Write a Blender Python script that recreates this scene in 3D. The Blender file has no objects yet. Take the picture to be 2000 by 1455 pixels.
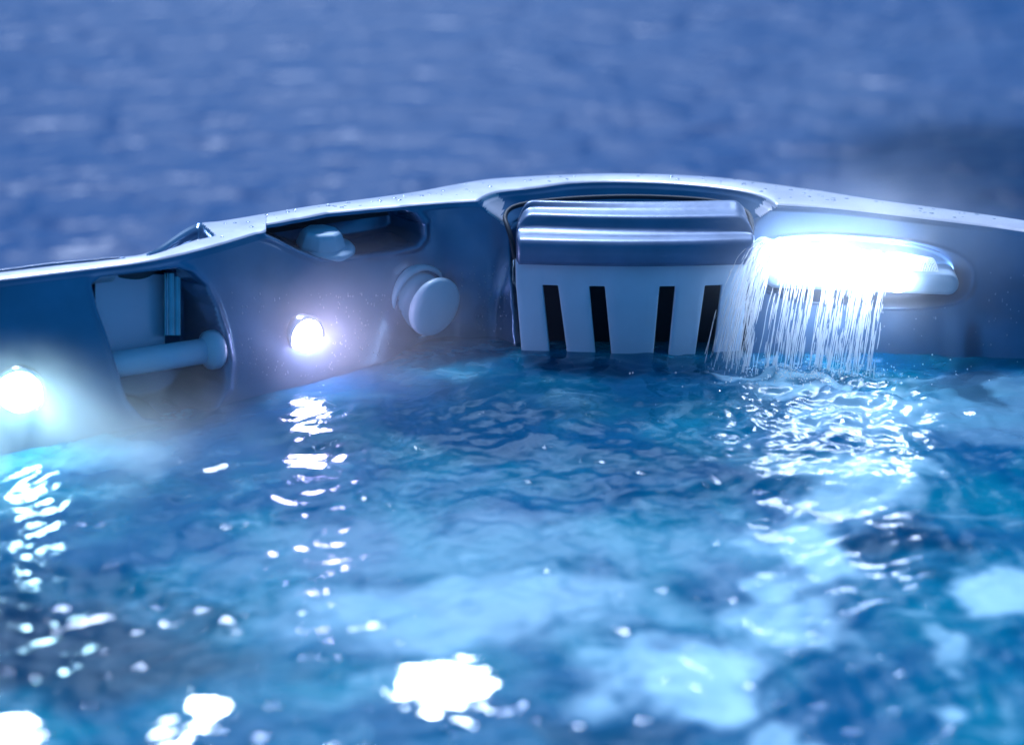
import bpy, bmesh, math, random
import numpy as np
from mathutils import Vector, Matrix
R = math.radians
random.seed(7); rng = np.random.default_rng(11)
SC = bpy.context.scene
COL = SC.collection

# ------------------------------------------------------------------ camera
CAM_H, PITCH, FPX = 0.90, R(20), 3732.0          # metres, tilt down, focal length in photo pixels
cam_d = bpy.data.cameras.new('camera'); cam = bpy.data.objects.new('camera', cam_d); COL.objects.link(cam)
cam.location = (0, 0, CAM_H); cam.rotation_euler = (R(90) - PITCH, 0, 0)
cam_d.sensor_width = 36; cam_d.lens = 36 * FPX / 2000; cam_d.clip_start = 0.05; cam_d.clip_end = 5000
cam_d.dof.use_dof = True; cam_d.dof.focus_distance = 2.62; cam_d.dof.aperture_fstop = 2.1
SC.camera = cam

# ------------------------------------------------------------------ world (dusk sky, bright low glow beyond the lake)
SUN_EL, SUN_AZ = 58.0, -12
W = bpy.data.worlds.new('World'); SC.world = W; W.use_nodes = True
nt = W.node_tree; nt.nodes.clear()
def N(nt, t, **k):
    n = nt.nodes.new(t)
    for a, b in k.items(): setattr(n, a, b)
    return n
def ramp(nt, stops, interp='LINEAR'):
    r = N(nt, 'ShaderNodeValToRGB'); cr = r.color_ramp; cr.interpolation = interp
    while len(cr.elements) < len(stops): cr.elements.new(0.5)
    for e, (p, c) in zip(cr.elements, stops):
        e.position = p; e.color = tuple(c) + (1,) if len(c) == 3 else c
    return r
def math_n(nt, op, a, b=None, c=None, clamp=False):
    m = N(nt, 'ShaderNodeMath', operation=op); m.use_clamp = clamp
    for i, v in enumerate((a, b, c)):
        if v is None: continue
        if isinstance(v, (int, float)): m.inputs[i].default_value = v
        else: nt.links.new(v, m.inputs[i])
    return m.outputs[0]
def mixc(nt, fac, a, b, mode='MIX'):
    m = N(nt, 'ShaderNodeMix', data_type='RGBA', blend_type=mode)
    for s, v in ((m.inputs[0], fac), (m.inputs[6], a), (m.inputs[7], b)):
        if isinstance(v, (int, float)): s.default_value = v
        elif isinstance(v, (tuple, list)): s.default_value = tuple(v) + (1,) if len(v) == 3 else v
        else: nt.links.new(v, s)
    return m.outputs[2]
tc = N(nt, 'ShaderNodeTexCoord'); sep = N(nt, 'ShaderNodeSeparateXYZ'); nt.links.new(tc.outputs['Generated'], sep.inputs[0])
rfar = ramp(nt, [(0.0, (.06, .34, .80)), (0.10, (.13, .36, .76)), (0.20, (.15, .35, .76)), (0.27, (.005, .16, .44)), (0.5, (.004, .14, .38)), (1.0, (.006, .12, .34))])
rnear = ramp(nt, [(0.0, (.003, .08, .22)), (0.3, (.010, .17, .42)), (1.0, (.006, .12, .32))])
nt.links.new(sep.outputs[2], rfar.inputs[0]); nt.links.new(sep.outputs[2], rnear.inputs[0])
fy = math_n(nt, 'MULTIPLY_ADD', sep.outputs[1], 0.8, 0.45, True)
nz = N(nt, 'ShaderNodeTexNoise'); nz.inputs['Scale'].default_value = 2.2; nz.inputs['Detail'].default_value = 3
nt.links.new(tc.outputs['Generated'], nz.inputs['Vector'])
cl = ramp(nt, [(0.35, (.75, .8, .88)), (0.65, (1.35, 1.25, 1.12))]); nt.links.new(nz.outputs[0], cl.inputs[0])
skyc = mixc(nt, 1.0, mixc(nt, fy, rnear.outputs[0], rfar.outputs[0]), cl.outputs[0], 'MULTIPLY')
# soft glow added to the unseen sky for pale reflections on the water
gd = Vector((math.sin(R(-2.5))*math.cos(R(30)), math.cos(R(-2.5))*math.cos(R(30)), math.sin(R(30))))
dp = N(nt, 'ShaderNodeVectorMath', operation='DOT_PRODUCT'); nt.links.new(tc.outputs['Generated'], dp.inputs[0]); dp.inputs[1].default_value = gd
def lobe(deg, soft, amt):
    r_ = N(nt, 'ShaderNodeMapRange', interpolation_type='SMOOTHSTEP'); r_.inputs[1].default_value = math.cos(R(deg)); r_.inputs[2].default_value = math.cos(R(soft)); r_.inputs[3].default_value = 0; r_.inputs[4].default_value = amt
    nt.links.new(dp.outputs['Value'], r_.inputs[0]); return r_.outputs[0]
gl = lobe(17, 3, 1.9)
glc = mixc(nt, 1.0, (.56, .74, 1.0), gl, 'MULTIPLY')
skyc = mixc(nt, 1.0, skyc, glc, 'ADD')
bg = N(nt, 'ShaderNodeBackground'); nt.links.new(skyc, bg.inputs[0]); bg.inputs[1].default_value = 1.0
wo = N(nt, 'ShaderNodeOutputWorld'); nt.links.new(bg.outputs[0], wo.inputs[0])

# ------------------------------------------------------------------ the one far light above the lake (moon-low sun)
sd = bpy.data.lights.new('sun', 'SUN'); so = bpy.data.objects.new('sun', sd); COL.objects.link(so)
sd.energy = 4.8; sd.angle = R(13); sd.color = (.62, 0.74, 1.0)
sdir = Vector((math.sin(R(SUN_AZ)) * math.cos(R(SUN_EL)), math.cos(R(SUN_AZ)) * math.cos(R(SUN_EL)), math.sin(R(SUN_EL))))
so.rotation_euler = sdir.to_track_quat('Z', 'Y').to_euler()

SC.view_settings.view_transform = 'Standard'; SC.view_settings.look = 'None'
SC.view_settings.exposure = 0.08; SC.view_settings.gamma = 1
SC.render.engine = 'CYCLES'
cy = SC.cycles
cy.use_denoising = True; cy.max_bounces = 6; cy.diffuse_bounces = 3; cy.glossy_bounces = 4; cy.transmission_bounces = 4
cy.transparent_max_bounces = 16; cy.volume_bounces = 1; cy.sample_clamp_indirect = 12; cy.caustics_reflective = False; cy.caustics_refractive = False
cy.volume_step_rate = 1.0; cy.volume_max_steps = 256

# ------------------------------------------------------------------ helpers
def ray(px, py):
    dx = (px - 1000) / FPX; dy = (727.5 - py) / FPX
    c, s = math.cos(PITCH), math.sin(PITCH)
    return np.array([dx + 0 * dy, c + dy * s + 0 * dx, -s + dy * c + 0 * dx])
def at_z(px, py, z):
    px = np.asarray(px, float); py = np.asarray(py, float); d = ray(px, py); t = (z - CAM_H) / d[2]
    return np.stack([d[0] * t, d[1] * t, CAM_H + d[2] * t], -1)
def at_y(px, py, y):
    d = ray(px, py); t = y / d[1]; return Vector((d[0] * t, y, CAM_H + d[2] * t))
def proj(P):
    P = np.asarray(P); c, s = math.cos(PITCH), math.sin(PITCH)
    y = P[..., 1]; z = P[..., 2] - CAM_H
    f = y * c - z * s; u = y * s + z * c
    return 1000 + FPX * P[..., 0] / f, 727.5 - FPX * u / f
def sm(a, b, x):
    t = np.clip((x - a) / (b - a), 0, 1); return t * t * (3 - 2 * t)
def curve(pts):
    """smooth monotone-ish interpolation (Catmull-Rom hermite) through (x, y)"""
    X = np.array([p[0] for p in pts], float); Y = np.array([p[1] for p in pts], float)
    d = np.diff(Y) / np.diff(X); m = np.empty_like(Y); m[1:-1] = (d[1:] + d[:-1]) / 2; m[0] = d[0]; m[-1] = d[-1]
    for i in range(1, len(Y) - 1):
        if d[i - 1] * d[i] <= 0: m[i] = 0
    def f(x):
        x = np.asarray(x, float); xc = np.clip(x, X[0], X[-1]); i = np.clip(np.searchsorted(X, xc) - 1, 0, len(X) - 2)
        h = X[i + 1] - X[i]; t = (xc - X[i]) / h
        y = (2*t**3-3*t**2+1)*Y[i] + (t**3-2*t**2+t)*h*m[i] + (-2*t**3+3*t**2)*Y[i+1] + (t**3-t**2)*h*m[i+1]
        return y + np.where(x < X[0], (x - X[0]) * m[0], 0) + np.where(x > X[-1], (x - X[-1]) * m[-1], 0)
    return f
def tag(o, label=None, cat=None, group=None, kind=None):
    for k, v in (('label', label), ('category', cat), ('group', group), ('kind', kind)):
        if v: o[k] = v
    return o
def link(name, verts, faces, mat, parent=None, smooth=True):
    me = bpy.data.meshes.new(name); me.from_pydata([tuple(map(float, v)) for v in verts], [], faces); me.update()
    if smooth: me.polygons.foreach_set('use_smooth', [True] * len(me.polygons))
    if mat: me.materials.append(mat)
    o = bpy.data.objects.new(name, me); COL.objects.link(o)
    if parent: o.parent = parent; o.matrix_parent_inverse = Matrix.Translation(-parent.location)
    return o
def grid_obj(name, V, mat, parent=None, keep=None, flip=False, wrap=False):
    """V: (rows, cols, 3) numpy grid"""
    r, c, _ = V.shape
    idx = np.arange(r * c).reshape(r, c)
    if wrap: idx = np.concatenate([idx, idx[:, :1]], 1)
    a, b, d, e = idx[:-1, :-1], idx[:-1, 1:], idx[1:, 1:], idx[1:, :-1]
    F = np.stack([a, b, d, e], -1)
    if keep is not None: F = F[keep]
    F = F.reshape(-1, 4)
    if flip: F = F[:, ::-1]
    me = bpy.data.meshes.new(name)
    me.vertices.add(r * c); me.vertices.foreach_set('co', V.reshape(-1).astype(np.float32))
    me.loops.add(F.size); me.loops.foreach_set('vertex_index', F.reshape(-1).astype(np.int32))
    me.polygons.add(len(F)); me.polygons.foreach_set('loop_start', np.arange(0, F.size, 4, dtype=np.int32))
    me.polygons.foreach_set('loop_total', np.full(len(F), 4, dtype=np.int32))
    me.update(calc_edges=True); me.validate()
    me.polygons.foreach_set('use_smooth', np.ones(len(me.polygons), bool))
    me.materials.append(mat)
    o = bpy.data.objects.new(name, me); COL.objects.link(o)
    if parent: o.parent = parent; o.matrix_parent_inverse = Matrix.Translation(-parent.location)
    return o
def lathe(name, prof, mat, origin, axis, parent=None, n=48, up=(0, 0, 1), sx=1.0, sy=1.0, cap=True):
    """profile [(radius, height)] about axis at origin; sx widens it sideways"""
    axis = Vector(axis).normalized(); side = Vector(up).cross(axis).normalized(); upv = axis.cross(side)
    vs, fs = [], []
    for r_, h in prof:
        for k in range(n):
            a = 2 * math.pi * k / n
            vs.append(Vector(origin) + axis * h + side * (math.cos(a) * r_ * sx) + upv * (math.sin(a) * r_ * sy))
    m = len(prof)
    for i in range(m - 1):
        for k in range(n):
            fs.append((i*n+k, i*n+(k+1) % n, (i+1)*n+(k+1) % n, (i+1)*n+k))
    if cap: fs.append(tuple(range(n))[::-1]); fs.append(tuple((m-1)*n+k for k in range(n)))
    return link(name, vs, fs, mat, parent)
def vnoise(x, y, seed=0):
    xi = np.floor(x).astype(np.int64); yi = np.floor(y).astype(np.int64); xf = x - xi; yf = y - yi
    def h(a, b):
        n = (a * 374761393 + b * 668265263 + seed * 1442695041) & 0xffffffff
        n = ((n ^ (n >> 13)) * 1274126177) & 0xffffffff; n ^= n >> 16
        return (n & 0xffff) / 65535.0
    u = xf*xf*xf*(xf*(xf*6-15)+10); v = yf*yf*yf*(yf*(yf*6-15)+10)
    return (h(xi, yi)*(1-u)+h(xi+1, yi)*u)*(1-v)+(h(xi, yi+1)*(1-u)+h(xi+1, yi+1)*u)*v

# ------------------------------------------------------------------ materials
def pmat(name, col, rough=.4, metal=0., coat=0., spec=.5, noise=None, bump=None, ior=1.5):
    m = bpy.data.materials.new(name); m.use_nodes = True; t = m.node_tree; b = t.nodes['Principled BSDF']
    b.inputs['Base Color'].default_value = tuple(col) + (1,); b.inputs['Roughness'].default_value = rough
    b.inputs['Metallic'].default_value = metal; b.inputs['Coat Weight'].default_value = coat
    b.inputs['Coat Roughness'].default_value = .08; b.inputs['Specular IOR Level'].default_value = spec; b.inputs['IOR'].default_value = ior
    c = N(t, 'ShaderNodeTexCoord')
    if noise:
        sc, amt = noise
        n = N(t, 'ShaderNodeTexNoise'); n.inputs['Scale'].default_value = sc; n.inputs['Detail'].default_value = 5
        t.links.new(c.outputs['Object'], n.inputs['Vector'])
        r = ramp(t, [(0.3, tuple(x*(1-amt) for x in col)), (0.7, tuple(min(1, x*(1+amt)) for x in col))])
        t.links.new(n.outputs[0], r.inputs[0]); t.links.new(r.outputs[0], b.inputs['Base Color'])
        rr = N(t, 'ShaderNodeMapRange'); rr.inputs[3].default_value = rough*.75; rr.inputs[4].default_value = min(1, rough*1.35)
        t.links.new(n.outputs[0], rr.inputs[0]); t.links.new(rr.outputs[0], b.inputs['Roughness'])
    if bump:
        sc, st, dist = bump
        n2 = N(t, 'ShaderNodeTexNoise'); n2.inputs['Scale'].default_value = sc; n2.inputs['Detail'].default_value = 3
        t.links.new(c.outputs['Object'], n2.inputs['Vector'])
        bp = N(t, 'ShaderNodeBump'); bp.inputs['Strength'].default_value = st; bp.inputs['Distance'].default_value = dist
        t.links.new(n2.outputs[0], bp.inputs['Height']); t.links.new(bp.outputs[0], b.inputs['Normal'])
    return m
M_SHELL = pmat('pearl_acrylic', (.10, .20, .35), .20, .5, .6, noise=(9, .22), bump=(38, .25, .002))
M_RIM_LIT = pmat('rim_acrylic_lit', (.62, .60, .68), .30, .2, .4, noise=(22, .12), bump=(70, .2, .001))  # shell acrylic again, paler: sky light on the rim painted in
M_WHITE = pmat('white_plastic', (.50, .64, .78), .38, noise=(14, .06), bump=(160, .12, .0008))
M_GREY = pmat('grey_plastic', (.32, .44, .56), .35, noise=(20, .1), bump=(140, .15, .0008))
M_DARK = pmat('cavity_shade', (.012, .02, .035), .6)  # near black for shade in the pillow groove and behind the slots
M_PILLOW = pmat('pillow_foam', (.14, .20, .33), .36, .25, .2, noise=(18, .15), bump=(60, .2, .0015))
M_CHROME = pmat('brushed_metal', (.6, .64, .72), .22, 1.0, noise=(30, .1))
M_CAB = pmat('cabinet', (.06, .065, .08), .6, noise=(8, .2))
M_WOOD = pmat('deck_wood', (.12, .09, .07), .7, noise=(6, .35))
def emis(name, col, st):
    m = bpy.data.materials.new(name); m.use_nodes = True; b = m.node_tree.nodes['Principled BSDF']
    b.inputs['Base Color'].default_value = (.8, .8, .8, 1); b.inputs['Emission Color'].default_value = tuple(col) + (1,); b.inputs['Emission Strength'].default_value = st
    return m
M_LAMP_A = emis('lamp_glow_cool', (.52, .88, 1.0), 120)
M_LAMP_B = emis('lamp_glow_violet', (.70, .62, 1.0), 130)
M_LAMP_C = emis('lamp_glow_white', (.66, .78, 1.0), 42)

# ------------------------------------------------------------------ hot tub shell
tub = bpy.data.objects.new('hot_tub', None); tub.location = (0, 1.5, -0.9); COL.objects.link(tub)
tag(tub, 'pearly silver hot tub full of steaming water beside a dark blue lake', 'hot tub')

ZR = curve([(-900, .2), (1400, .2), (1600, .196), (2000, .176), (2900, .15)])       # rim height
T0 = curve([(-900, 640), (0, 545), (100, 533), (200, 521), (300, 507), (420, 479), (510, 452), (600, 423), (700, 409), (830, 398),
            (940, 391), (1240, 386), (1520, 399), (1600, 403), (1800, 425), (2000, 451), (2900, 620)])
TA = curve([(932, 391), (955, 376), (1000, 366), (1100, 357), (1200, 353.5), (1300, 356), (1400, 364.5), (1470, 376), (1503, 388), (1518, 398.5)])
OUT = curve([(-900, 610), (0, 524), (100, 511), (200, 502), (290, 491), (380, 437), (430, 430), (600, 402), (800, 375), (950, 349), (1000, 345), (1100, 340), (1200, 337.5),
             (1300, 339.5), (1400, 345), (1500, 357), (1600, 371), (1700, 387), (1850, 407), (2000, 429), (2900, 590)])
BOT = curve([(-900, 1085), (0, 890), (200, 850), (400, 803), (480, 780), (600, 750), (700, 722), (760, 700), (820, 670), (880, 658), (950, 658), (995, 668),
             (1025, 686), (1100, 692), (1240, 694), (1450, 690), (1600, 691), (1700, 691), (1850, 695), (2000, 706), (2900, 850)])
def at_zv(px, py, z):
    d = ray(px, py); t = (z - CAM_H) / d[2]; return np.stack([d[0]*t, d[1]*t, CAM_H + d[2]*t], -1)
PX = np.unique(np.concatenate([np.arange(-500, -40, 12.), np.arange(-40, 2040, 3.2), np.arange(2040, 2500, 12.)]))
B3 = at_zv(PX, BOT(PX), 0.0); T3 = at_zv(PX, T0(PX), ZR(PX))
mid = (B3 + T3) / 2
# smoothed outward normal
def smooth1(a, k):
    ker = np.ones(k) / k; return np.stack([np.convolve(np.pad(a[:, i], k//2, mode='edge'), ker, 'valid')[:len(a)] for i in range(a.shape[1])], 1)
ms = smooth1(mid, 41); tg = np.gradient(ms, axis=0); NRM = np.stack([-tg[:, 1], tg[:, 0], 0*tg[:, 0]], 1); NRM /= np.linalg.norm(NRM, axis=1)[:, None]
NRM = smooth1(NRM, 31); NRM /= np.linalg.norm(NRM, axis=1)[:, None]      # points away from the water (+Y)
def base_pt(px, py):
    i = np.array([np.interp(px, PX, B3[:, k]) for k in range(3)]); j = np.array([np.interp(px, PX, T3[:, k]) for k in range(3)])
    lo, hi = -.6, 1.2
    for _ in range(30):
        m_ = (lo + hi) / 2; q = i + (j - i) * m_
        if proj(q)[1] > py: lo = m_
        else: hi = m_
    n = Vector([float(np.interp(px, PX, NRM[:, k])) for k in range(3)]).normalized()
    return Vector(q), n
def off_pt(px, py, off):
    bx, by = px, py
    for _ in range(12):
        q, n = base_pt(bx, by); r_ = q + n * off; a, b_ = proj(np.array(r_)); bx += (px - a) * .8; by += (py - b_) * .8
    return r_, n
def ell(X, Y, cx, cy, a, b, ang=0, p=2.0):
    c, s = math.cos(R(ang)), math.sin(R(ang)); u = ((X-cx)*c + (Y-cy)*s) / a; v = (-(X-cx)*s + (Y-cy)*c) / b
    return (np.abs(u)**p + np.abs(v)**p)**(1/p)
def poly_sd(X, Y, pts):
    """signed pixel distance, negative inside"""
    P = np.array(pts, float); d = np.full(X.shape, 1e9); ins = np.zeros(X.shape, bool)
    for i in range(len(P)):
        a, b = P[i], P[(i+1) % len(P)]; e = b - a; wx, wy = X - a[0], Y - a[1]
        t = np.clip((wx*e[0] + wy*e[1]) / (e @ e), 0, 1)
        d = np.minimum(d, np.hypot(wx - e[0]*t, wy - e[1]*t))
        cond = (a[1] > Y) != (b[1] > Y)
        with np.errstate(divide='ignore', invalid='ignore'): xc = a[0] + (Y - a[1]) * e[0] / (e[1] if e[1] else 1e-9)
        ins ^= cond & (X < xc)
    return np.where(ins, -d, d)
NICHE = [(182, 556), (196, 545), (345, 527), (372, 535), (398, 560), (418, 600), (434, 650), (444, 705), (440, 755), (418, 792), (380, 812), (330, 822), (285, 818), (252, 780), (232, 720), (212, 655), (192, 600)]
SHELF = [(517, 455), (529, 444), (580, 430), (640, 418), (720, 411), (775, 410), (806, 419), (823, 440), (824, 462), (812, 477), (770, 487), (700, 497), (662, 503), (625, 503), (585, 487), (545, 466)]
rim_z = ZR(PX)
# profile rows: below water up the wall
vs_ = np.concatenate([np.linspace(-2.2, -.35, 8), np.linspace(-.3, .955, 150)])
rows = []
X = PX
# arch offset (how far the rim recedes above the pillow)
TA3 = at_zv(PX, TA(np.clip(PX, 932, 1518)), ZR(PX)); arch = np.maximum(0, ((TA3 - T3) * NRM).sum(1)) * sm(930, 940, PX) * (1 - sm(1512, 1520, PX))
CX = 1228.
def disp(Xp, Yp):
    """outward displacement in metres of the wall at projected position"""
    D = np.zeros_like(Xp)
    # niche with the roll bar
    sd1 = poly_sd(Xp, Yp, NICHE); D += .085 * sm(5, -14, sd1) ; D -= .003 * np.exp(-((sd1 - 6) / 7)**2)
    # cap shelf recess
    sd2 = poly_sd(Xp, Yp, SHELF); D += .075 * sm(4, -11, sd2); D -= .003 * np.exp(-((sd2 - 7) / 6)**2)
    # pillow alcove
    k = 1 + .2 * sm(392, 450, Yp)
    xs = CX + (Xp - CX) * k
    Dar = np.interp(xs, PX, arch)
    L = 930 + 66 * sm(388, 452, Yp) + 10 * sm(470, 700, Yp); Rr = 1520 - 50 * sm(388, 452, Yp) - 10 * sm(470, 700, Yp)
    edge = sm(L, L + 8, Xp) * (1 - sm(Rr - 8, Rr, Xp))
    deep = np.where(Yp > 440, np.maximum(Dar, .075), Dar)
    D += np.where(Yp < 392, Dar, deep * (edge * sm(390, 405, Yp) + (1 - sm(390, 405, Yp)))) * (Xp > 925) * (Xp < 1525)
    # fountain dish
    e = ell(Xp, Yp, 1680, 530, 212, 66, 4, 2.6); D += .014 * sm(1.0, .82, e); D -= .0035 * np.exp(-((e - 1.04) / .035)**2)
    # vertical flutes shaped into the wall in place of its reflected light bands
    D += .004 * np.sin(Xp / 19. + 1.2) * sm(560, 620, Yp) * (sm(1830, 1900, Xp) + sm(880, 900, Xp) * (1 - sm(985, 1000, Xp)))
    D += .006 * np.sin(Xp / 31. + .5) * sm(540, 640, Yp) * sm(1810, 1880, Xp)
    return D
for v in vs_:
    P = B3 + (T3 - B3) * v
    if v < 0: P = B3 * 1.0; P[:, 2] = v * .2
    px_, py_ = proj(P)
    P = P + NRM * disp(PX.copy(), py_)[:, None]
    rows.append(P)
# rim: fillet then the flat top then the outside skirt
Tt = T3 + NRM * disp(PX.copy(), T0(PX))[:, None]
O3 = at_zv(PX, OUT(PX), ZR(PX) )
w = np.linalg.norm((O3 - Tt)[:, :2], axis=1)
dirn = (O3 - Tt); dirn[:, 2] = 0; dirn /= np.linalg.norm(dirn, axis=1)[:, None]
wallv = rows[-1]
r0 = .009
for a in np.linspace(0, 90, 7)[1:]:
    P = Tt.copy(); f = 1 - math.cos(R(a)); g = math.sin(R(a))
    P = Tt + dirn * (r0 * f); P[:, 2] = (rim_z - .009) + .009 * g
    rows.append(P)
dip_a = sm(-60, 20, PX) * (1 - sm(215, 245, PX))         # narrow slot at the far left
dip_b = sm(285, 310, PX)       # hollow before the raised part of the rim
for tt in np.linspace(.12, .93, 26):
    P = Tt + dirn * (r0 + (w - r0*1.5) * tt)[:, None]
    z = rim_z + .0015 * math.sin(math.pi * tt)
    z = z - .030 * dip_a * sm(.44, .50, tt) * (1 - sm(.76, .82, tt))
    z = z - .019 * dip_b * (1 - sm(424 - 42*tt, 434 - 42*tt, PX)) * sm(.30, .38, tt) * (1 - sm(.93, 1.0, tt + .03))
    P[:, 2] = z; rows.append(P)
for a in np.linspace(0, 90, 6)[1:]:
    P = O3 - dirn * (r0 * .6 * (1 - math.sin(R(a)))); P[:, 2] = rim_z - .008 * (1 - math.cos(R(a))); rows.append(P)
for zz, oo in ((.17, .003), (.15, .03), (.145, .075), (-.05, .08), (-.9, .06)):
    P = O3 + dirn * oo; P[:, 2] = zz; rows.append(P)
V = np.array(rows)
nr_ = len(vs_)
shell = grid_obj('shell', V[:nr_ + 3], M_SHELL, tub)
rim = grid_obj('rim', V[nr_ + 2:nr_ + 6 + 26 + 5], M_RIM_LIT, tub)
rim.data.materials.append(M_SHELL)
for pl_ in rim.data.polygons:          # shade in the hollows at the left of the rim, painted with the darker material
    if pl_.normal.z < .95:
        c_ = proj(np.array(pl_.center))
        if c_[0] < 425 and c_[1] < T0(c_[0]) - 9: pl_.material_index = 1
shell.data.materials.append(M_RIM_LIT)
FL = [[(938, 384), (952, 374), (972, 380), (984, 395), (982, 412), (992, 448), (975, 432), (955, 418), (944, 402)], [(1512, 386), (1524, 400), (1500, 412), (1484, 426), (1474, 412), (1488, 398), (1500, 388)]]
for pl_ in shell.data.polygons:        # light on the bevelled alcove corners, painted with the pale rim material
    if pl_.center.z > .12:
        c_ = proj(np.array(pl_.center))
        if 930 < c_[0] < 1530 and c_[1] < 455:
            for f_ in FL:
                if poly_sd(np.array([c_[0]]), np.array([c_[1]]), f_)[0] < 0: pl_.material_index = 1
outer = grid_obj('outer_skirt', V[nr_ + 6 + 26 + 4:], M_CAB, tub)

# cabinet closing the tub on the sides never seen in the photo: near rim and flanks
def box_vs(x0, x1, y0, y1, z0, z1):
    v = [(x0,y0,z0),(x1,y0,z0),(x1,y1,z0),(x0,y1,z0),(x0,y0,z1),(x1,y0,z1),(x1,y1,z1),(x0,y1,z1)]
    f = [(3,2,1,0),(4,5,6,7),(0,1,5,4),(1,2,6,5),(2,3,7,6),(3,0,4,7)]; return v, f
def boxes(name, bl, mat, parent=None, bev=.004):
    vs, fs = [], []
    for b in bl:
        v, f = box_vs(*b); fs += [tuple(i + len(vs) for i in q) for q in f]; vs += v
    o = link(name, vs, fs, mat, parent, smooth=False)
    if bev:
        md = o.modifiers.new('b', 'BEVEL'); md.width = bev; md.segments = 3
    return o
xl, yl = float(O3[0, 0]), float(O3[0, 1]); xr, yr = float(O3[-1, 0]), float(O3[-1, 1])
boxes('cabinet', [(xl - .02, xl + .14, .30, yl, -.9, .17), (xr - .14, xr + .02, .30, yr, -.9, .17), (xl - .02, xr + .02, .12, .29, -.9, .17)], M_CAB, tub, .02)

# ------------------------------------------------------------------ pillow and filter panel
def wall_line(px, yoff, z):
    """point offset outwards (away from the water) from the front plane of the panel at column px"""
    b = np.array([np.interp(px, PX, B3[:, k]) for k in range(3)])
    return b
fx0 = at_zv(np.array([1020.]), np.array([690.]), 0.0)[0]; fx1 = at_zv(np.array([1455.]), np.array([690.]), 0.0)[0]
def front(u):                              # plan position of the panel face, gently bowed towards the water
    p = fx0 * (1 - u) + fx1 * u; p = p.copy(); p[1] -= .010 * math.sin(math.pi * u); return p
PW = fx1[0] - fx0[0]
# pillow: stepped cross section with two concave treads
prof = [(.010, .127), (.000, .130), (-.003, .137), (-.003, .156), (.001, .1635), (.008, .1665), (.024, .1670), (.034, .1695), (.041, .1745), (.0445, .181), (.0465, .1855), (.050, .1885), (.058, .1893),
        (.070, .1902), (.079, .1935), (.084, .1975), (.089, .199), (.095, .197), (.098, .188), (.098, .13)]
prof = np.array(prof); NU = 90
PV = np.zeros((len(prof), NU, 3))
for j in range(NU):
    u = j / (NU - 1); uu = -.012 + 1.024 * (0.5 - 0.5 * math.cos(math.pi * u)) if False else -.028 + 1.056 * u
    edge = min(uu + .028, 1.028 - uu) / .1        # 0 at ends
    e = 1 - max(0, 1 - edge) ** 2.2 if edge < 1 else 1
    e = max(e, .0)
    cxz = .158
    b = front(min(max(uu, 0), 1)); bx = fx0[0] + PW * uu
    for i, (yy, zz) in enumerate(prof):
        back = .30 + .70 * math.sqrt(e) if e > 0 else .30      # follow the arch at the back corners
        y_ = yy if yy < .02 else .02 + (yy - .02) * back
        skew = .010 * (0.5 - u) * (1 if .04 < yy < .08 else 0)
        z_ = zz if zz < .1675 else .1675 + (zz - .1675) * (1 - max(0., 1 - max(edge, 0) * 1.3) ** 2.6)
        er = min(1, edge * 9); rr = math.sqrt(max(0, 1 - (1 - er) ** 2))
        y_ = .03 + (y_ - .03) * (.55 + .45 * rr); z_ = .155 + (z_ - .155) * (.85 + .15 * rr)
        PV[i, j] = (bx, b[1] + .004 + y_ + skew, z_)
pil = grid_obj('headrest_pillow', PV, M_PILLOW, tub, flip=False)
# end caps of the pillow
for jj in (0, NU - 1):
    pass
me = pil.data; bm = bmesh.new(); bm.from_mesh(me); bmesh.ops.holes_fill(bm, edges=[e for e in bm.edges if e.is_boundary], sides=0); bmesh.ops.recalc_face_normals(bm, faces=bm.faces); bm.to_mesh(me); bm.free()

gk = [(1006, 506, 2.575), (1000, 470, 2.585), (990, 440, 2.60), (985, 424, 2.62), (993, 409, 2.64), (1015, 400, 2.65), (1060, 393, 2.66), (1130, 387, 2.668), (1220, 384, 2.67), (1310, 386, 2.668), (1390, 392, 2.66), (1435, 401, 2.65), (1460, 414, 2.635), (1469, 432, 2.61), (1468, 470, 2.585), (1464, 504, 2.575)]
# (tubes are defined with the falling water; the dark tube for the groove's shade is built there)
# panel: one moulded plate with four open slots
xt = [1008, 1060, 1090, 1150, 1180, 1285, 1316, 1373, 1406, 1456]      # edges at the slot tops (photo columns)
xb = [1019, 1074, 1108, 1163, 1194, 1276, 1306, 1358, 1395, 1447]      # at the water line
ub = [(x - 1020) / 435. for x in xb]; ut = [(x - 1020) / 435. for x in xt]
zt, zs, zb = .136, .096, -.09
def panel_pt(i, z):
    f = (z - 0) / (.094); u = ub[i] + (ut[i] - ub[i]) * min(f, 1.15)
    b = front(min(max(u, 0), 1)); x = fx0[0] + PW * u * 1.0
    return (x, b[1] + .012 + max(z, 0) * .10, z)
vs, fs = [], []
def quad(a, b, c, d):
    k = len(vs); vs.extend([a, b, c, d]); fs.append((k, k+1, k+2, k+3))
zsub = np.linspace(zb, zs, 12)
for i in range(9):
    sub = 5
    def pp(i, t, z):
        a = panel_pt(i, z); c = panel_pt(i+1, z); u = ((a[0] + (c[0]-a[0])*t) - fx0[0]) / PW
        bb = front(min(max(u, 0), 1)); return (a[0] + (c[0]-a[0])*t, bb[1] + .012 + max(z, 0)*.10, z)
    for s in range(sub):
        t0, t1 = s/sub, (s+1)/sub
        quad(pp(i, t0, zs), pp(i, t1, zs), pp(i, t1, zt), pp(i, t0, zt))
        if i % 2 == 0:
            for q in range(11): quad(pp(i, t0, zsub[q]), pp(i, t1, zsub[q]), pp(i, t1, zsub[q+1]), pp(i, t0, zsub[q+1]))
pan = link('skimmer_panel', vs, fs, M_WHITE, tub)
bm = bmesh.new(); bm.from_mesh(pan.data); bmesh.ops.remove_doubles(bm, verts=bm.verts, dist=2e-4); bm.to_mesh(pan.data); bm.free()
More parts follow.
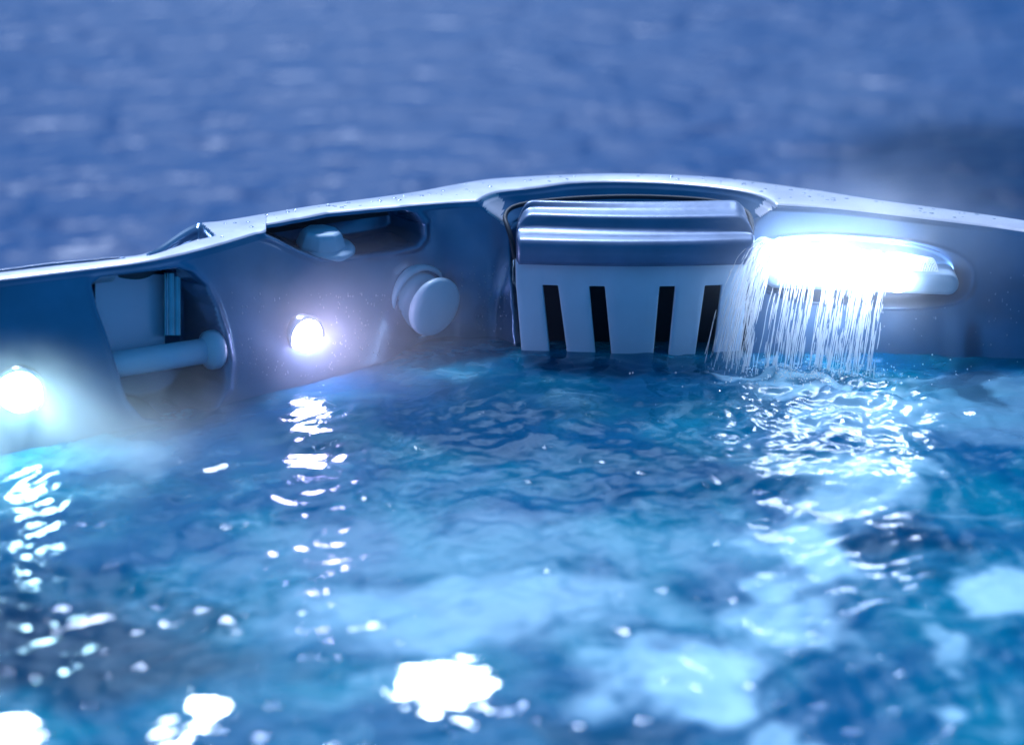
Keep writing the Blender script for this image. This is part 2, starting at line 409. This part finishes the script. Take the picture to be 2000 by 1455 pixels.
md = pan.modifiers.new('s', 'SOLIDIFY'); md.thickness = .009; md.offset = 0
md = pan.modifiers.new('b', 'BEVEL'); md.width = .0012; md.segments = 2; md.limit_method = 'ANGLE'; md.angle_limit = R(50)
# sheet behind the slots, the housing's shade painted near black
hv = []
NH = 20
for zz in (-.12, .122):
    hv.append([(fx0[0] + PW * u, front(u)[1] + .055, zz) for u in np.linspace(-.01, 1.01, NH)])
grid_obj('filter_housing', np.array(hv), M_DARK, tub)

# ------------------------------------------------------------------ fittings
def nrm(yaw, pitch=0):                     # unit vector facing the camera side, turned yaw degrees to the right
    return Vector((math.sin(R(yaw)) * math.cos(R(pitch)), -math.cos(R(yaw)) * math.cos(R(pitch)), math.sin(R(pitch))))
# round diverter cap on a flange
q, n = base_pt(818, 592); ax = nrm(44, -2)
S = 1 / 1408.
fl = lathe('jet_cap', [(.056, -.03), (.056, .004), (.054, .007), (.050, .008), (.0485, .006), (.0475, -.006), (.0460, -.0075), (.0445, -.006), (.044, .002), (.0425, .006), (.034, .009), (.030, .010)], M_WHITE, q - ax*.002, ax, tub)
lathe('cap_disc', [(.016, 0), (.017, .020), (.040, .024), (.0430, .0265), (.0440, .030), (.0435, .0345), (.0405, .0375), (.030, .0395), (.015, .0405), (.002, .0408)], M_WHITE, q + Vector((-.002, 0, .009)) + ax*.007, nrm(42, -10), fl)
fl.name = 'diverter_valve'
# lamp beside the valve
def lamp(px, py, yaw, rad, mat):
    q, n = base_pt(px, py); ax = nrm(yaw, 0)
    b = lathe('tub_lamp', [(rad*1.28, -.02), (rad*1.28, .0025), (rad*1.2, .0045), (rad*1.06, .0045), (rad*1.0, .0025), (rad*.98, -.006)], M_CHROME, q, ax, tub, cap=False)
    lathe('lens', [(rad*.985, 0), (rad*.95, .004), (rad*.8, .0085), (rad*.55, .0115), (rad*.25, .013), (rad*.02, .0133)], mat, q, ax, b)
    return b
lamp(597, 658, 42, .0235, M_LAMP_B)
lamp(36, 768, 20, .0265, M_LAMP_A)
# cap on the shelf: low disc, wide flange and a faceted hand grip
c0, n = off_pt(644, 492, .030)
up = Vector((.10, -.16, 1)).normalized()
kn = lathe('air_control', [(.0345, -.01), (.0355, .001), (.0355, .0065), (.033, .0095), (.024, .0105)], M_WHITE, c0, up, tub)
hexv, hexf = [], []
side = up.cross(Vector((0, 1, 0))).normalized(); fw = side.cross(up)
for (h, r_, rz) in ((.008, .035, 0), (.012, .035, 0), (.026, .030, 0), (.031, .027, 0), (.0325, .023, 0)):
    for k in range(16):
        a = 2*math.pi*k/16; rr = r_ * (1.0 if k % 2 == 0 else .93) * (1.0 if (k//2) % 2 == 0 else .985)
        hexv.append(c0 + side*.013 + up*h + side*(math.cos(a)*rr) + fw*(math.sin(a)*rr*.8))
for i in range(4):
    for k in range(16): hexf.append((i*16+k, i*16+(k+1) % 16, (i+1)*16+(k+1) % 16, (i+1)*16+k))
hexf.append(tuple(64+k for k in range(16)))
hx = link('grip', hexv, hexf, M_WHITE, kn, smooth=False)
md = hx.modifiers.new('b', 'BEVEL'); md.width = .0018; md.segments = 3
# roll bar with round end stop in the left niche
pa, na = off_pt(408, 684, .022); pb, nb = off_pt(215, 714, .022); axb = (pa - pb).normalized(); L = (pa - pb).length
bar = lathe('roll_bar', [(.0165, -.008), (.017, 0), (.017, L*.5), (.0168, L)], M_WHITE, pb, axb, tub, 32)
lathe('end_stop', [(.017, -.010), (.020, -.006), (.0250, -.003), (.0262, .002), (.0262, .010), (.0235, .0145), (.012, .0165), (.002, .017)], M_WHITE, pa, axb, bar, 40)
# moulded back plate and ribbed channel in the niche
q1, n1 = base_pt(200, 560); q2, n2 = base_pt(322, 540)
def plate(name, x0, x1, ytop, ybot, off0, off1, mat, parent, nx=8, bow=0., ribs=0, ribamp=0.):
    G = []
    for yy in np.linspace(ytop, ybot, 10):
        rr = []
        for k in range(nx + 1):
            t = k / nx; o_ = off0 + (off1-off0)*t + bow*math.sin(math.pi*t) + (ribamp*math.cos(ribs*2*math.pi*t) if ribs else 0)
            q, n = off_pt(x0 + (x1-x0)*t, yy, o_); rr.append(q)
        G.append(rr)
    return grid_obj(name, np.array([[tuple(p) for p in r_] for r_ in G]), mat, parent)
M_LINER = pmat('pale_liner', (.72, .68, .84), .3, .2, .3)
plate('niche_liner', 186, 322, 536, 700, .040, .060, M_LINER, tub, 12, .004)
plate('ribbed_channel', 322, 358, 534, 655, .040, .046, M_CHROME, tub, 40, .0, 3, .0028)

# ------------------------------------------------------------------ fountain spout
def spt(px, py, off):
    q, n = base_pt(px, py); return q - n * off
spL, spR = spt(1492, 528, .006), spt(1868, 543, .006)
axs = (spR - spL).normalized(); _, nsp = base_pt(1680, 536); nin = -nsp; ups = axs.cross(nin).normalized()
if ups.z < 0: ups = -ups
def stadium(name, A, B, rad, depth, mat, parent, r2=.8, z0=-.02):
    prof_s = [(1.0, z0), (1.0, depth*.75), (.97, depth*.9), (.88, depth), (.5, depth*1.04)]
    c1, c2 = A + axs*rad, B - axs*rad; vs, fs = [], []; n = 20
    ring = [(c2, a) for a in np.linspace(-90, 90, n)] + [(c1, a) for a in np.linspace(90, 270, n)]
    for s, h in prof_s:
        for c, a in ring: vs.append(c + (axs*math.cos(R(a)) + ups*math.sin(R(a))) * rad * s + nin * h)
    m = len(ring)
    for i in range(len(prof_s)-1):
        for k in range(m): fs.append((i*m+k, i*m+(k+1) % m, (i+1)*m+(k+1) % m, (i+1)*m+k))
    fs.append(tuple((len(prof_s)-1)*m + k for k in range(m)))
    return link(name, vs, fs, mat, parent)
spout = stadium('fountain_spout', spL, spR, .0155, .030, M_GREY, tub)
lA, lB = spt(1508, 490, .024), spt(1772, 527, .024)
stadium('light_strip', lA, lB, .0175, .034, M_LAMP_C, spout)

# ------------------------------------------------------------------ tub water
step = .0042
gx = np.arange(-1.02, 1.06, step); gy = np.arange(.28, 2.80, step)
GX, GY = np.meshgrid(gx, gy)
land = at_zv(np.array([1590.]), np.array([742.]), 0.)[0]
def waves(Xw, Yw):
    Z = np.zeros_like(Xw); r_ = np.random.default_rng(5)
    wx = Xw + .05*(vnoise(Xw*5, Yw*5, 3) - .5) + .02*(vnoise(Xw*14, Yw*14, 4) - .5)
    wy = Yw + .05*(vnoise(Xw*5+9, Yw*5, 5) - .5) + .02*(vnoise(Xw*14, Yw*14+7, 6) - .5)
    for lam, slope, n in ((.42, .018, 5), (.20, .026, 8), (.10, .048, 12), (.05, .075, 16), (.026, .085, 18)):
        for _ in range(n):
            th = r_.uniform(0, 2*math.pi); l = lam * r_.uniform(.75, 1.35); k = 2*math.pi/l
            a = slope * math.sqrt(2/n) / k
            ph = k*(wx*math.cos(th) + wy*math.sin(th)) + r_.uniform(0, 6.28)
            mod = .5 + vnoise(Xw/(lam*3)+_*3.1, Yw/(lam*3)+_*1.7, int(lam*1000)+_)
            Z += a * mod * np.sin(ph)
    rr = np.hypot((Xw - land[0])/1.3, Yw - land[1] + .05)
    ch = np.exp(-(rr/.22)**2)
    for lam, slope, n in ((.06, .16, 14), (.03, .18, 18), (.016, .12, 16)):
        for _ in range(n):
            th = r_.uniform(0, 2*math.pi); l = lam * r_.uniform(.7, 1.4); k = 2*math.pi/l
            Z += ch * slope*math.sqrt(2/n)/k * np.sin(k*(wx*math.cos(th)+wy*math.sin(th)) + r_.uniform(0, 6.28))
    Z += .004*np.exp(-((rr-.30)/.05)**2)
    return Z
GZ = waves(GX, GY)
Bx, By = B3[:, 0], B3[:, 1]
lim = np.interp(GX, Bx, By) + np.where((GX > fx0[0]-.01) & (GX < fx1[0]+.01), .06, .028)
GZ *= .35 + .65 * sm(0, .10, lim - GY)
keep = (GY < lim)[:-1, :-1]

M_WATER = bpy.data.materials.new('tub_water'); M_WATER.use_nodes = True; t = M_WATER.node_tree; b = t.nodes['Principled BSDF']
g = N(t, 'ShaderNodeNewGeometry'); pos = g.outputs['Position']
def wnoise(scale, detail=3, stretch=(1, 1, 1), off=(0, 0, 0), dist=0., rough=.5):
    mp = N(t, 'ShaderNodeMapping'); mp.inputs['Scale'].default_value = stretch; mp.inputs['Location'].default_value = off
    t.links.new(pos, mp.inputs[0]); n_ = N(t, 'ShaderNodeTexNoise'); n_.inputs['Scale'].default_value = scale
    n_.inputs['Detail'].default_value = detail; n_.inputs['Distortion'].default_value = dist; n_.inputs['Roughness'].default_value = rough
    t.links.new(mp.outputs[0], n_.inputs['Vector']); return n_.outputs[0]
def blob(x, y, rx, ry, amt):
    """round soft patch in the water colour, centred on world x, y"""
    mp = N(t, 'ShaderNodeMapping'); mp.vector_type = 'POINT'
    mp.inputs['Location'].default_value = (-x/rx, -y/ry, 0); mp.inputs['Scale'].default_value = (1/rx, 1/ry, 0)
    wq = N(t, 'ShaderNodeMix', data_type='VECTOR', blend_type='MIX') if False else None
    t.links.new(warp, mp.inputs[0]); l = N(t, 'ShaderNodeVectorMath', operation='LENGTH'); t.links.new(mp.outputs[0], l.inputs[0])
    r_ = N(t, 'ShaderNodeMapRange', interpolation_type='SMOOTHSTEP'); r_.inputs[1].default_value = 1.35; r_.inputs[2].default_value = .5
    r_.inputs[3].default_value = 0; r_.inputs[4].default_value = amt; t.links.new(l.outputs['Value'], r_.inputs[0]); return r_.outputs[0]
wn = N(t, 'ShaderNodeTexNoise'); wn.inputs['Scale'].default_value = 9; wn.inputs['Detail'].default_value = 3; t.links.new(pos, wn.inputs['Vector'])
va = N(t, 'ShaderNodeVectorMath', operation='SUBTRACT'); t.links.new(wn.outputs['Color'], va.inputs[0]); va.inputs[1].default_value = (.5, .5, .5)
vb = N(t, 'ShaderNodeVectorMath', operation='SCALE'); t.links.new(va.outputs[0], vb.inputs[0]); vb.inputs['Scale'].default_value = .26
vc = N(t, 'ShaderNodeVectorMath', operation='ADD'); t.links.new(pos, vc.inputs[0]); t.links.new(vb.outputs[0], vc.inputs[1]); warp = vc.outputs[0]
BL = []
def bpx(px, py, rx, ry, amt):
    p = at_zv(np.array([float(px)]), np.array([float(py)]), 0.)[0]; BL.append(blob(float(p[0]), float(p[1]), rx, ry, amt))
for a_ in ((1370, 1325, .10, .06, 1.), (1500, 1200, .07, .10, .85), (1590, 1080, .07, .11, 1.), (1660, 930, .07, .10, .8), (1700, 800, .09, .07, .7), (1960, 1130, .055, .055, 1.),
           (1830, 1250, .03, .03, .7), (1820, 1390, .03, .02, .8), (920, 1190, .20, .09, .7), (900, 1060, .26, .08, .35), (1300, 1060, .16, .07, .3), (250, 900, .10, .05, .35), (290, 1280, .05, .10, .3), (1980, 800, .16, .12, .35), (1610, 754, .14, .022, .9), (1480, 735, .08, .015, .6), (1520, 1440, .05, .04, .7)):
    bpx(*a_)
acc = BL[0]
for x_ in BL[1:]: acc = math_n(t, 'MAXIMUM', acc, x_)
fine = wnoise(15, 5, (.8, 1.1, 1), dist=1.6, rough=.55)
big = wnoise(6, 4, (1, 1, 1), (3, 1, 0), dist=.8)
f1 = N(t, 'ShaderNodeMapRange'); f1.inputs[1].default_value = .50; f1.inputs[2].default_value = .74; t.links.new(fine, f1.inputs[0])
b1 = N(t, 'ShaderNodeMapRange'); b1.inputs[1].default_value = .40; b1.inputs[2].default_value = .68; t.links.new(big, b1.inputs[0])
streak = math_n(t, 'MULTIPLY', math_n(t, 'MULTIPLY', f1.outputs[0], b1.outputs[0]), .65)
aer = math_n(t, 'MAXIMUM', acc, streak, clamp=True)
aer = math_n(t, 'MULTIPLY', aer, math_n(t, 'MULTIPLY_ADD', fine, .7, .62), clamp=True)
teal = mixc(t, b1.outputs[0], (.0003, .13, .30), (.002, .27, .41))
deep = math_n(t, 'MAXIMUM', 0.0, 0.0)  # darker patches at set places in the water colour
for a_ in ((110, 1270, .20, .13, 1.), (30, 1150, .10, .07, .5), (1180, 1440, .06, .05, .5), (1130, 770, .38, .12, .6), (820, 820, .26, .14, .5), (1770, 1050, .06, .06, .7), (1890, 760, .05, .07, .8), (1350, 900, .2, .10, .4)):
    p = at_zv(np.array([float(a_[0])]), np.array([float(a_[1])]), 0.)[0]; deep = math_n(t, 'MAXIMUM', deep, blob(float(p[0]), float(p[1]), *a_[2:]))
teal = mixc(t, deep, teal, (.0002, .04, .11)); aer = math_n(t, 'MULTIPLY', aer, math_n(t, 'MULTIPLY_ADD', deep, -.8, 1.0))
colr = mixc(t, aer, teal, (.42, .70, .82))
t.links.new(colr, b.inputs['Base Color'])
b.inputs['Roughness'].default_value = .10; b.inputs['IOR'].default_value = 1.333
twm = math_n(t, 'MULTIPLY', math_n(t, 'SUBTRACT', 1.0, aer), .35)
n1_ = wnoise(70, 4, (1, 1.0, 1), dist=.6); n2_ = wnoise(190, 3)
bp = N(t, 'ShaderNodeBump'); bp.inputs['Strength'].default_value = .3; bp.inputs['Distance'].default_value = .003; t.links.new(n1_, bp.inputs['Height'])
bp2 = N(t, 'ShaderNodeBump'); bp2.inputs['Strength'].default_value = .2; bp2.inputs['Distance'].default_value = .001; t.links.new(n2_, bp2.inputs['Height']); t.links.new(bp.outputs[0], bp2.inputs['Normal'])
t.links.new(bp2.outputs[0], b.inputs['Normal'])
gls = N(t, 'ShaderNodeBsdfGlass'); gls.inputs['Color'].default_value = (.72, .90, 1, 1); gls.inputs['Roughness'].default_value = .06; gls.inputs['IOR'].default_value = 1.333
t.links.new(bp2.outputs[0], gls.inputs['Normal']); mw = N(t, 'ShaderNodeMixShader'); t.links.new(twm, mw.inputs[0]); t.links.new(b.outputs[0], mw.inputs[1]); t.links.new(gls.outputs[0], mw.inputs[2])
t.links.new(mw.outputs[0], t.nodes['Material Output'].inputs[0])
wt = grid_obj('tub_water', np.stack([GX, GY, GZ], -1), M_WATER, None, keep)
tag(wt, 'teal rippling water of the hot tub with pale churned patches', 'water', kind='structure')

# basin below the water with seats, and the lamps sunk in it
M_BASIN = pmat('basin_acrylic', (.16, .42, .52), .4, 0, .2, noise=(5, .35))
bx_ = np.arange(-1.0, 1.05, .02); by_ = np.arange(.30, 2.72, .02); BX, BY = np.meshgrid(bx_, by_)
sd_ = np.minimum(np.minimum(BX + .95, .98 - BX), np.minimum(BY - .35, np.interp(BX, B3[:, 0], B3[:, 1]) - BY))
BZ = -.05 - .22*sm(-.02, .10, sd_) - .42*sm(.40, .52, sd_ + .06*np.sin(BX*9)*np.cos(BY*7))
grid_obj('basin', np.stack([BX, BY, BZ], -1), M_BASIN, tub)
M_SUNK = emis('sunk_lamp_glow', (.92, .93, 1.0), 45)
def sunk(px, py, depth, rad, sx_):
    d = Vector(ray(px, py)).normalized(); s_ = at_zv(np.array([float(px)]), np.array([float(py)]), 0.)[0]
    hd = Vector((d.x, d.y, 0)).normalized(); st = math.hypot(d.x, d.y) / 1.333; ct = math.sqrt(1 - st*st)
    p = Vector(s_) + hd*(depth*st/ct) - Vector((0, 0, depth)); ax = (Vector((0, 0, 1)) - hd*.6).normalized()
    b_ = lathe('sunken_lamp', [(rad*1.25, -.02), (rad*1.25, .003), (rad*1.03, .005), (rad*1.0, .001)], M_CHROME, p, ax, tub, cap=False, sx=sx_)
    lathe('lens', [(rad*.98, 0), (rad*.9, .005), (rad*.6, .011), (rad*.1, .014)], M_SUNK, p, ax, b_, sx=sx_)
sunk(870, 1335, .20, .026, 2.1); sunk(395, 1385, .18, .011, 1.5); sunk(340, 1445, .18, .010, 1.5); sunk(20, 1425, .18, .010, 2.2)

# ------------------------------------------------------------------ falling water
M_FALL = bpy.data.materials.new('falling_water'); M_FALL.use_nodes = True; b = M_FALL.node_tree.nodes['Principled BSDF']
tf = M_FALL.node_tree
b.inputs['Base Color'].default_value = (.95, .97, 1, 1); b.inputs['Roughness'].default_value = .15
trl = N(tf, 'ShaderNodeBsdfTranslucent'); trl.inputs[0].default_value = (.96, .98, 1, 1); mxs = N(tf, 'ShaderNodeMixShader'); mxs.inputs[0].default_value = .55
tf.links.new(b.outputs[0], mxs.inputs[1]); tf.links.new(trl.outputs[0], mxs.inputs[2]); trn = N(tf, 'ShaderNodeBsdfTransparent'); mx2 = N(tf, 'ShaderNodeMixShader'); mx2.inputs[0].default_value = .36
tf.links.new(mxs.outputs[0], mx2.inputs[1]); tf.links.new(trn.outputs[0], mx2.inputs[2]); tf.links.new(mx2.outputs[0], tf.nodes['Material Output'].inputs[0])
vs, fs = [], []
def tube(pts, rads, n=5):
    k0 = len(vs); up_ = Vector((0, 1, 0))
    for i, (p, r_) in enumerate(zip(pts, rads)):
        d = (pts[min(i+1, len(pts)-1)] - pts[max(i-1, 0)]).normalized(); s = d.cross(up_)
        s = s.normalized() if s.length > 1e-4 else Vector((1, 0, 0)); u_ = d.cross(s)
        for k in range(n):
            a = 2*math.pi*k/n; vs.append(p + (s*math.cos(a) + u_*math.sin(a))*r_)
    for i in range(len(pts)-1):
        for k in range(n): fs.append((k0+i*n+k, k0+i*n+(k+1) % n, k0+(i+1)*n+(k+1) % n, k0+(i+1)*n+k))
def strand(o, v, r_, tmax=None, drop_from=.6, wob=.0006):
    g_ = 9.81; disc = v.z**2 + 2*g_*(o.z + .004); tm = (v.z + math.sqrt(disc)) / g_
    if tmax: tm = min(tm, tmax)
    pts, rads = [], []; n = 46; ph = random.uniform(0, 6); fr = random.uniform(60, 150)
    segs = []
    for i in range(n):
        f = i/(n-1); tt = tm*f
        p = o + v*tt + Vector((0, 0, -.5*g_*tt*tt)) + Vector((math.sin(ph+tt*fr), math.cos(ph*2+tt*fr), 0))*wob*(.3+f)
        w_ = r_*(1.4 - .45*f) * (1 + .4*f*math.sin(ph + i*random.uniform(.9, 1.6)) + random.uniform(-.25, .25)*f)
        gap = f > drop_from and random.random() < .2*f
        if gap:
            if len(pts) > 1: rads[-1] *= .3; segs.append((pts, rads))
            pts, rads = [], []
        else:
            if not pts: w_ *= .4
            pts.append(p); rads.append(max(w_, .0002))
    if len(pts) > 1: segs.append((pts, rads))
    for a_, b_ in segs: tube(a_, b_)
gp = [at_y(*g_) for g_ in gk]
for _ in range(2): gp = [gp[0]] + [x for a_, b_ in zip(gp[:-1], gp[1:]) for x in (a_.lerp(b_, .25), a_.lerp(b_, .75))] + [gp[-1]]
tube(gp, [.0034]*len(gp), 10); link('groove_shade', vs, fs, M_DARK, tub); vs, fs = [], []  # dark tube painted as the shade in the groove round the pillow
for i in range(165):
    s = random.random() ** 0.9; px = 1498 + 252*s; py = 474 + 26*s
    q, n = base_pt(px, py); o = q - n*(.030 + .012*random.random())
    fan = (1 - s)**3
    v = Vector((-.19 - .20*fan*random.random() + random.uniform(-.02, .02), -.26 - .16*random.random(), .60 + .12*random.random() - .1*s))
    strand(o, v, random.uniform(.0003, .0010))
for i in range(75):                         # loose fringe at the left end
    q, n = base_pt(1498 + random.uniform(-6, 30), 484 + random.uniform(-8, 20)); o = q - n*.03
    v = Vector((random.uniform(-.36, -.18), random.uniform(-.3, -.05), random.uniform(.35, .68)))
    strand(o, v, random.uniform(.0003, .0007), drop_from=.25)
for i in range(24):                         # short curl at the right end
    s = i/23; q, n = base_pt(1745 + 62*s, 494 + 8*s); o = q - n*.022
    v = Vector((.03 + .12*s, -.16, .42 - .05*s)); strand(o, v, .0006, tmax=.115, drop_from=.95, wob=.0002)
for i in range(420):                        # drops thrown up where the streams land
    a = random.uniform(0, 6.28); rr = abs(random.gauss(0, .05))
    p = Vector((land[0] + math.cos(a)*rr*1.9 , land[1] + math.sin(a)*rr*.7, abs(random.gauss(.004, .008)) + .002))
    s_ = random.uniform(.0004, .0013); tube([p, p+Vector((0, 0, s_)), p+Vector((0, 0, 2*s_))], [s_*.3, s_, s_*.3], 5)
fall = link('falling_water', vs, fs, M_FALL)
tag(fall, 'thin white strands of water falling from the lit spout into the tub', 'waterfall', kind='stuff')

# ------------------------------------------------------------------ water drops on the rim and wall
vs, fs = [], []
def bead(p, n, r_, flat=.45, tall=1.):
    s = n.cross(Vector((0, 0, 1))); s = s.normalized() if s.length > .01 else Vector((1, 0, 0)); u_ = s.cross(n).normalized(); k0 = len(vs)
    for (rr, h) in ((1, 0), (.92, .35), (.65, .75), (.1, 1.)):
        for k in range(8):
            a = 2*math.pi*k/8; vs.append(p + s*(math.cos(a)*rr*r_) + u_*(math.sin(a)*rr*r_*tall) + n*(h*r_*flat))
    for i in range(3):
        for k in range(8): fs.append((k0+i*8+k, k0+i*8+(k+1) % 8, k0+(i+1)*8+(k+1) % 8, k0+(i+1)*8+k))
for i in range(420):
    px = random.choice([random.uniform(600, 790), random.uniform(880, 995), random.uniform(1540, 2000), random.uniform(450, 760)])
    py = random.uniform(570, 735) if px < 800 else random.uniform(520, 680)
    if py > BOT(px) - 12: continue
    q, n = base_pt(px, py)
    if abs(px-597) < 50 and abs(py-658) < 50: continue
    if 1450 < px < 1900 and 455 < py < 600: continue
    bead(q - n*.0006, -n, random.uniform(.0005, .0012), tall=random.uniform(1, 2.2))
nrow = len(vs_)
for i in range(150):
    j = random.randrange(60, len(PX)-60); r_i = nrow + 6 + random.randrange(2, 24); p = Vector(V[r_i, j])
    if PX[j] < 430: continue
    bead(p - Vector((0, 0, .0002)), Vector((0, 0, 1)), random.uniform(.0012, .004), .3, random.uniform(.6, 1))
M_DROP = pmat('water_drop', (.30, .36, .46), .04, .3, 0, ior=1.333)
tag(link('water_drops', vs, fs, M_DROP), 'water beads scattered over the wet rim and wall of the tub', 'droplets', kind='stuff')

# ------------------------------------------------------------------ lake, deck, shrub
M_LAKE = bpy.data.materials.new('lake'); M_LAKE.use_nodes = True; t = M_LAKE.node_tree; b = t.nodes['Principled BSDF']
g = N(t, 'ShaderNodeNewGeometry'); pos = g.outputs['Position']
b.inputs['Base Color'].default_value = (.002, .06, .20, 1); b.inputs['Roughness'].default_value = .36; b.inputs['IOR'].default_value = 1.333
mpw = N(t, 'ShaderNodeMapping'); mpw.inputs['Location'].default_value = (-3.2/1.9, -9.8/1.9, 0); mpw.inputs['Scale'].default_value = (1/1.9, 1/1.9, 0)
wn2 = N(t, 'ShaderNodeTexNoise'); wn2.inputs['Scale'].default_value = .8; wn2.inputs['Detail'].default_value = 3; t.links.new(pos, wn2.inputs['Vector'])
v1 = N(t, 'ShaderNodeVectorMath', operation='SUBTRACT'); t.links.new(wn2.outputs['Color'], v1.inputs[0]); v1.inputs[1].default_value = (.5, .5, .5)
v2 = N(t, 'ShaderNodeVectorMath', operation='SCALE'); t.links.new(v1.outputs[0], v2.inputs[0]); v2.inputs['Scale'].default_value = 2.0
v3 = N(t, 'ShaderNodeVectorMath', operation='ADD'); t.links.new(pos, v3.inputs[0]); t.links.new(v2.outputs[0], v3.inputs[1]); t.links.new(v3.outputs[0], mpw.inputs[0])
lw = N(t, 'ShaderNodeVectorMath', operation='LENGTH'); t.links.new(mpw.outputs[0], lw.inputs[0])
lake_shade = N(t, 'ShaderNodeMapRange', interpolation_type='SMOOTHSTEP'); lake_shade.inputs[1].default_value = 1.1; lake_shade.inputs[2].default_value = .35; lake_shade.inputs[3].default_value = 0; lake_shade.inputs[4].default_value = 1
t.links.new(lw.outputs['Value'], lake_shade.inputs[0])      # vague dark shadow on the lake, painted into its colour and reflection
t.links.new(mixc(t, lake_shade.outputs[0], (.001, .045, .16), (.0008, .022, .075)), b.inputs['Base Color'])
t.links.new(math_n(t, 'MULTIPLY_ADD', lake_shade.outputs[0], -.40, .5), b.inputs['Specular IOR Level'])
hN = None; prev = None
for sc_, st_, ds_, stx in ((2.9, 1., .125, (.9, 1, 1)), (7.0, 1., .012, (1.0, 1, 1)), (.7, .8, .12, (.9, 1, 1))):
    n_ = wnoise(sc_, 2, stx, (sc_, 0, 0), dist=.3); bp = N(t, 'ShaderNodeBump'); bp.inputs['Strength'].default_value = st_; bp.inputs['Distance'].default_value = ds_
    t.links.new(n_, bp.inputs['Height'])
    if prev: t.links.new(prev, bp.inputs['Normal'])
    prev = bp.outputs[0]
t.links.new(prev, b.inputs['Normal'])
LZ = -1.5
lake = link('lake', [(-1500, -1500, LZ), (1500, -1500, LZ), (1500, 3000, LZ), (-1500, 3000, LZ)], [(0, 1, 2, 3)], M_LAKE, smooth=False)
tag(lake, 'deep blue rippled lake beyond the tub', 'lake', kind='structure')
dk = []
for k in range(30): dk.append((-3, 3, -1.4 + k*.15, -1.4 + k*.15 + .142, -.94, -.905))
tag(boxes('deck', dk, M_WOOD, None, .003), 'timber deck under the hot tub', 'deck', kind='structure')

# ------------------------------------------------------------------ steam
def steam(name, label, c, rad, dens, col, sc_, thr=(.40, .72), base=.0, seed=0, aniso=.3):
    bm = bmesh.new(); bmesh.ops.create_icosphere(bm, subdivisions=3, radius=1.0)
    me = bpy.data.meshes.new(name); bm.to_mesh(me); bm.free()
    o = bpy.data.objects.new(name, me); COL.objects.link(o); o.location = c; o.scale = rad
    m = bpy.data.materials.new(name); m.use_nodes = True; t = m.node_tree; t.nodes.clear()
    out = N(t, 'ShaderNodeOutputMaterial'); pv = N(t, 'ShaderNodeVolumePrincipled')
    pv.inputs['Color'].default_value = tuple(col) + (1,); pv.inputs['Anisotropy'].default_value = aniso
    tcn = N(t, 'ShaderNodeTexCoord'); gN = N(t, 'ShaderNodeNewGeometry')
    ln = N(t, 'ShaderNodeVectorMath', operation='LENGTH'); t.links.new(tcn.outputs['Object'], ln.inputs[0])
    fall_ = N(t, 'ShaderNodeMapRange', interpolation_type='SMOOTHSTEP'); fall_.inputs[1].default_value = .98; fall_.inputs[2].default_value = .15; fall_.inputs[3].default_value = 0; fall_.inputs[4].default_value = 1
    t.links.new(ln.outputs['Value'], fall_.inputs[0])
    mp = N(t, 'ShaderNodeMapping'); mp.inputs['Location'].default_value = (seed, seed*.7, seed*1.3); mp.inputs['Scale'].default_value = (1, 1, .7); t.links.new(gN.outputs['Position'], mp.inputs[0])
    nn = N(t, 'ShaderNodeTexNoise'); nn.inputs['Scale'].default_value = sc_; nn.inputs['Detail'].default_value = 4; nn.inputs['Distortion'].default_value = .8; t.links.new(mp.outputs[0], nn.inputs['Vector'])
    mr = N(t, 'ShaderNodeMapRange'); mr.inputs[1].default_value = thr[0]; mr.inputs[2].default_value = thr[1]; mr.inputs[3].default_value = base; mr.inputs[4].default_value = 1; t.links.new(nn.outputs[0], mr.inputs[0])
    d = math_n(t, 'MULTIPLY', math_n(t, 'MULTIPLY', fall_.outputs[0], mr.outputs[0]), dens)
    t.links.new(d, pv.inputs['Density']); t.links.new(pv.outputs[0], out.inputs['Volume'])
    me.materials.append(m); tag(o, label, 'steam', kind='stuff'); return o
p1, n_ = base_pt(60, 740); 
steam('steam', 'pale steam drifting in front of the far left lamp and the niche', p1 + Vector((.04, -.12, -.06)), (.40, .18, .17), 4.6, (1, 1, 1), 8, thr=(.42, .66), base=.08, seed=2)
p2, n_ = base_pt(620, 640)
steam('steam', 'violet lit steam around the round lamp on the tub wall', p2 + Vector((.03, -.08, 0)), (.30, .16, .19), 1.9, (1, 1, 1), 9, base=.3, seed=5)
p3, n_ = base_pt(1700, 520)
steam('steam', 'bright steam glowing round the lit fountain spout', p3 + Vector((.0, -.03, .02)), (.32, .16, .20), 2.2, (1, 1, 1), 7, base=.35, seed=9)
p4, n_ = base_pt(1830, 430)
steam('steam', 'thin mist rising behind the right end of the rim', p4 + Vector((.02, .35, .12)), (.36, .22, .15), 1.5, (1, 1, 1), 8, base=.15, seed=14)
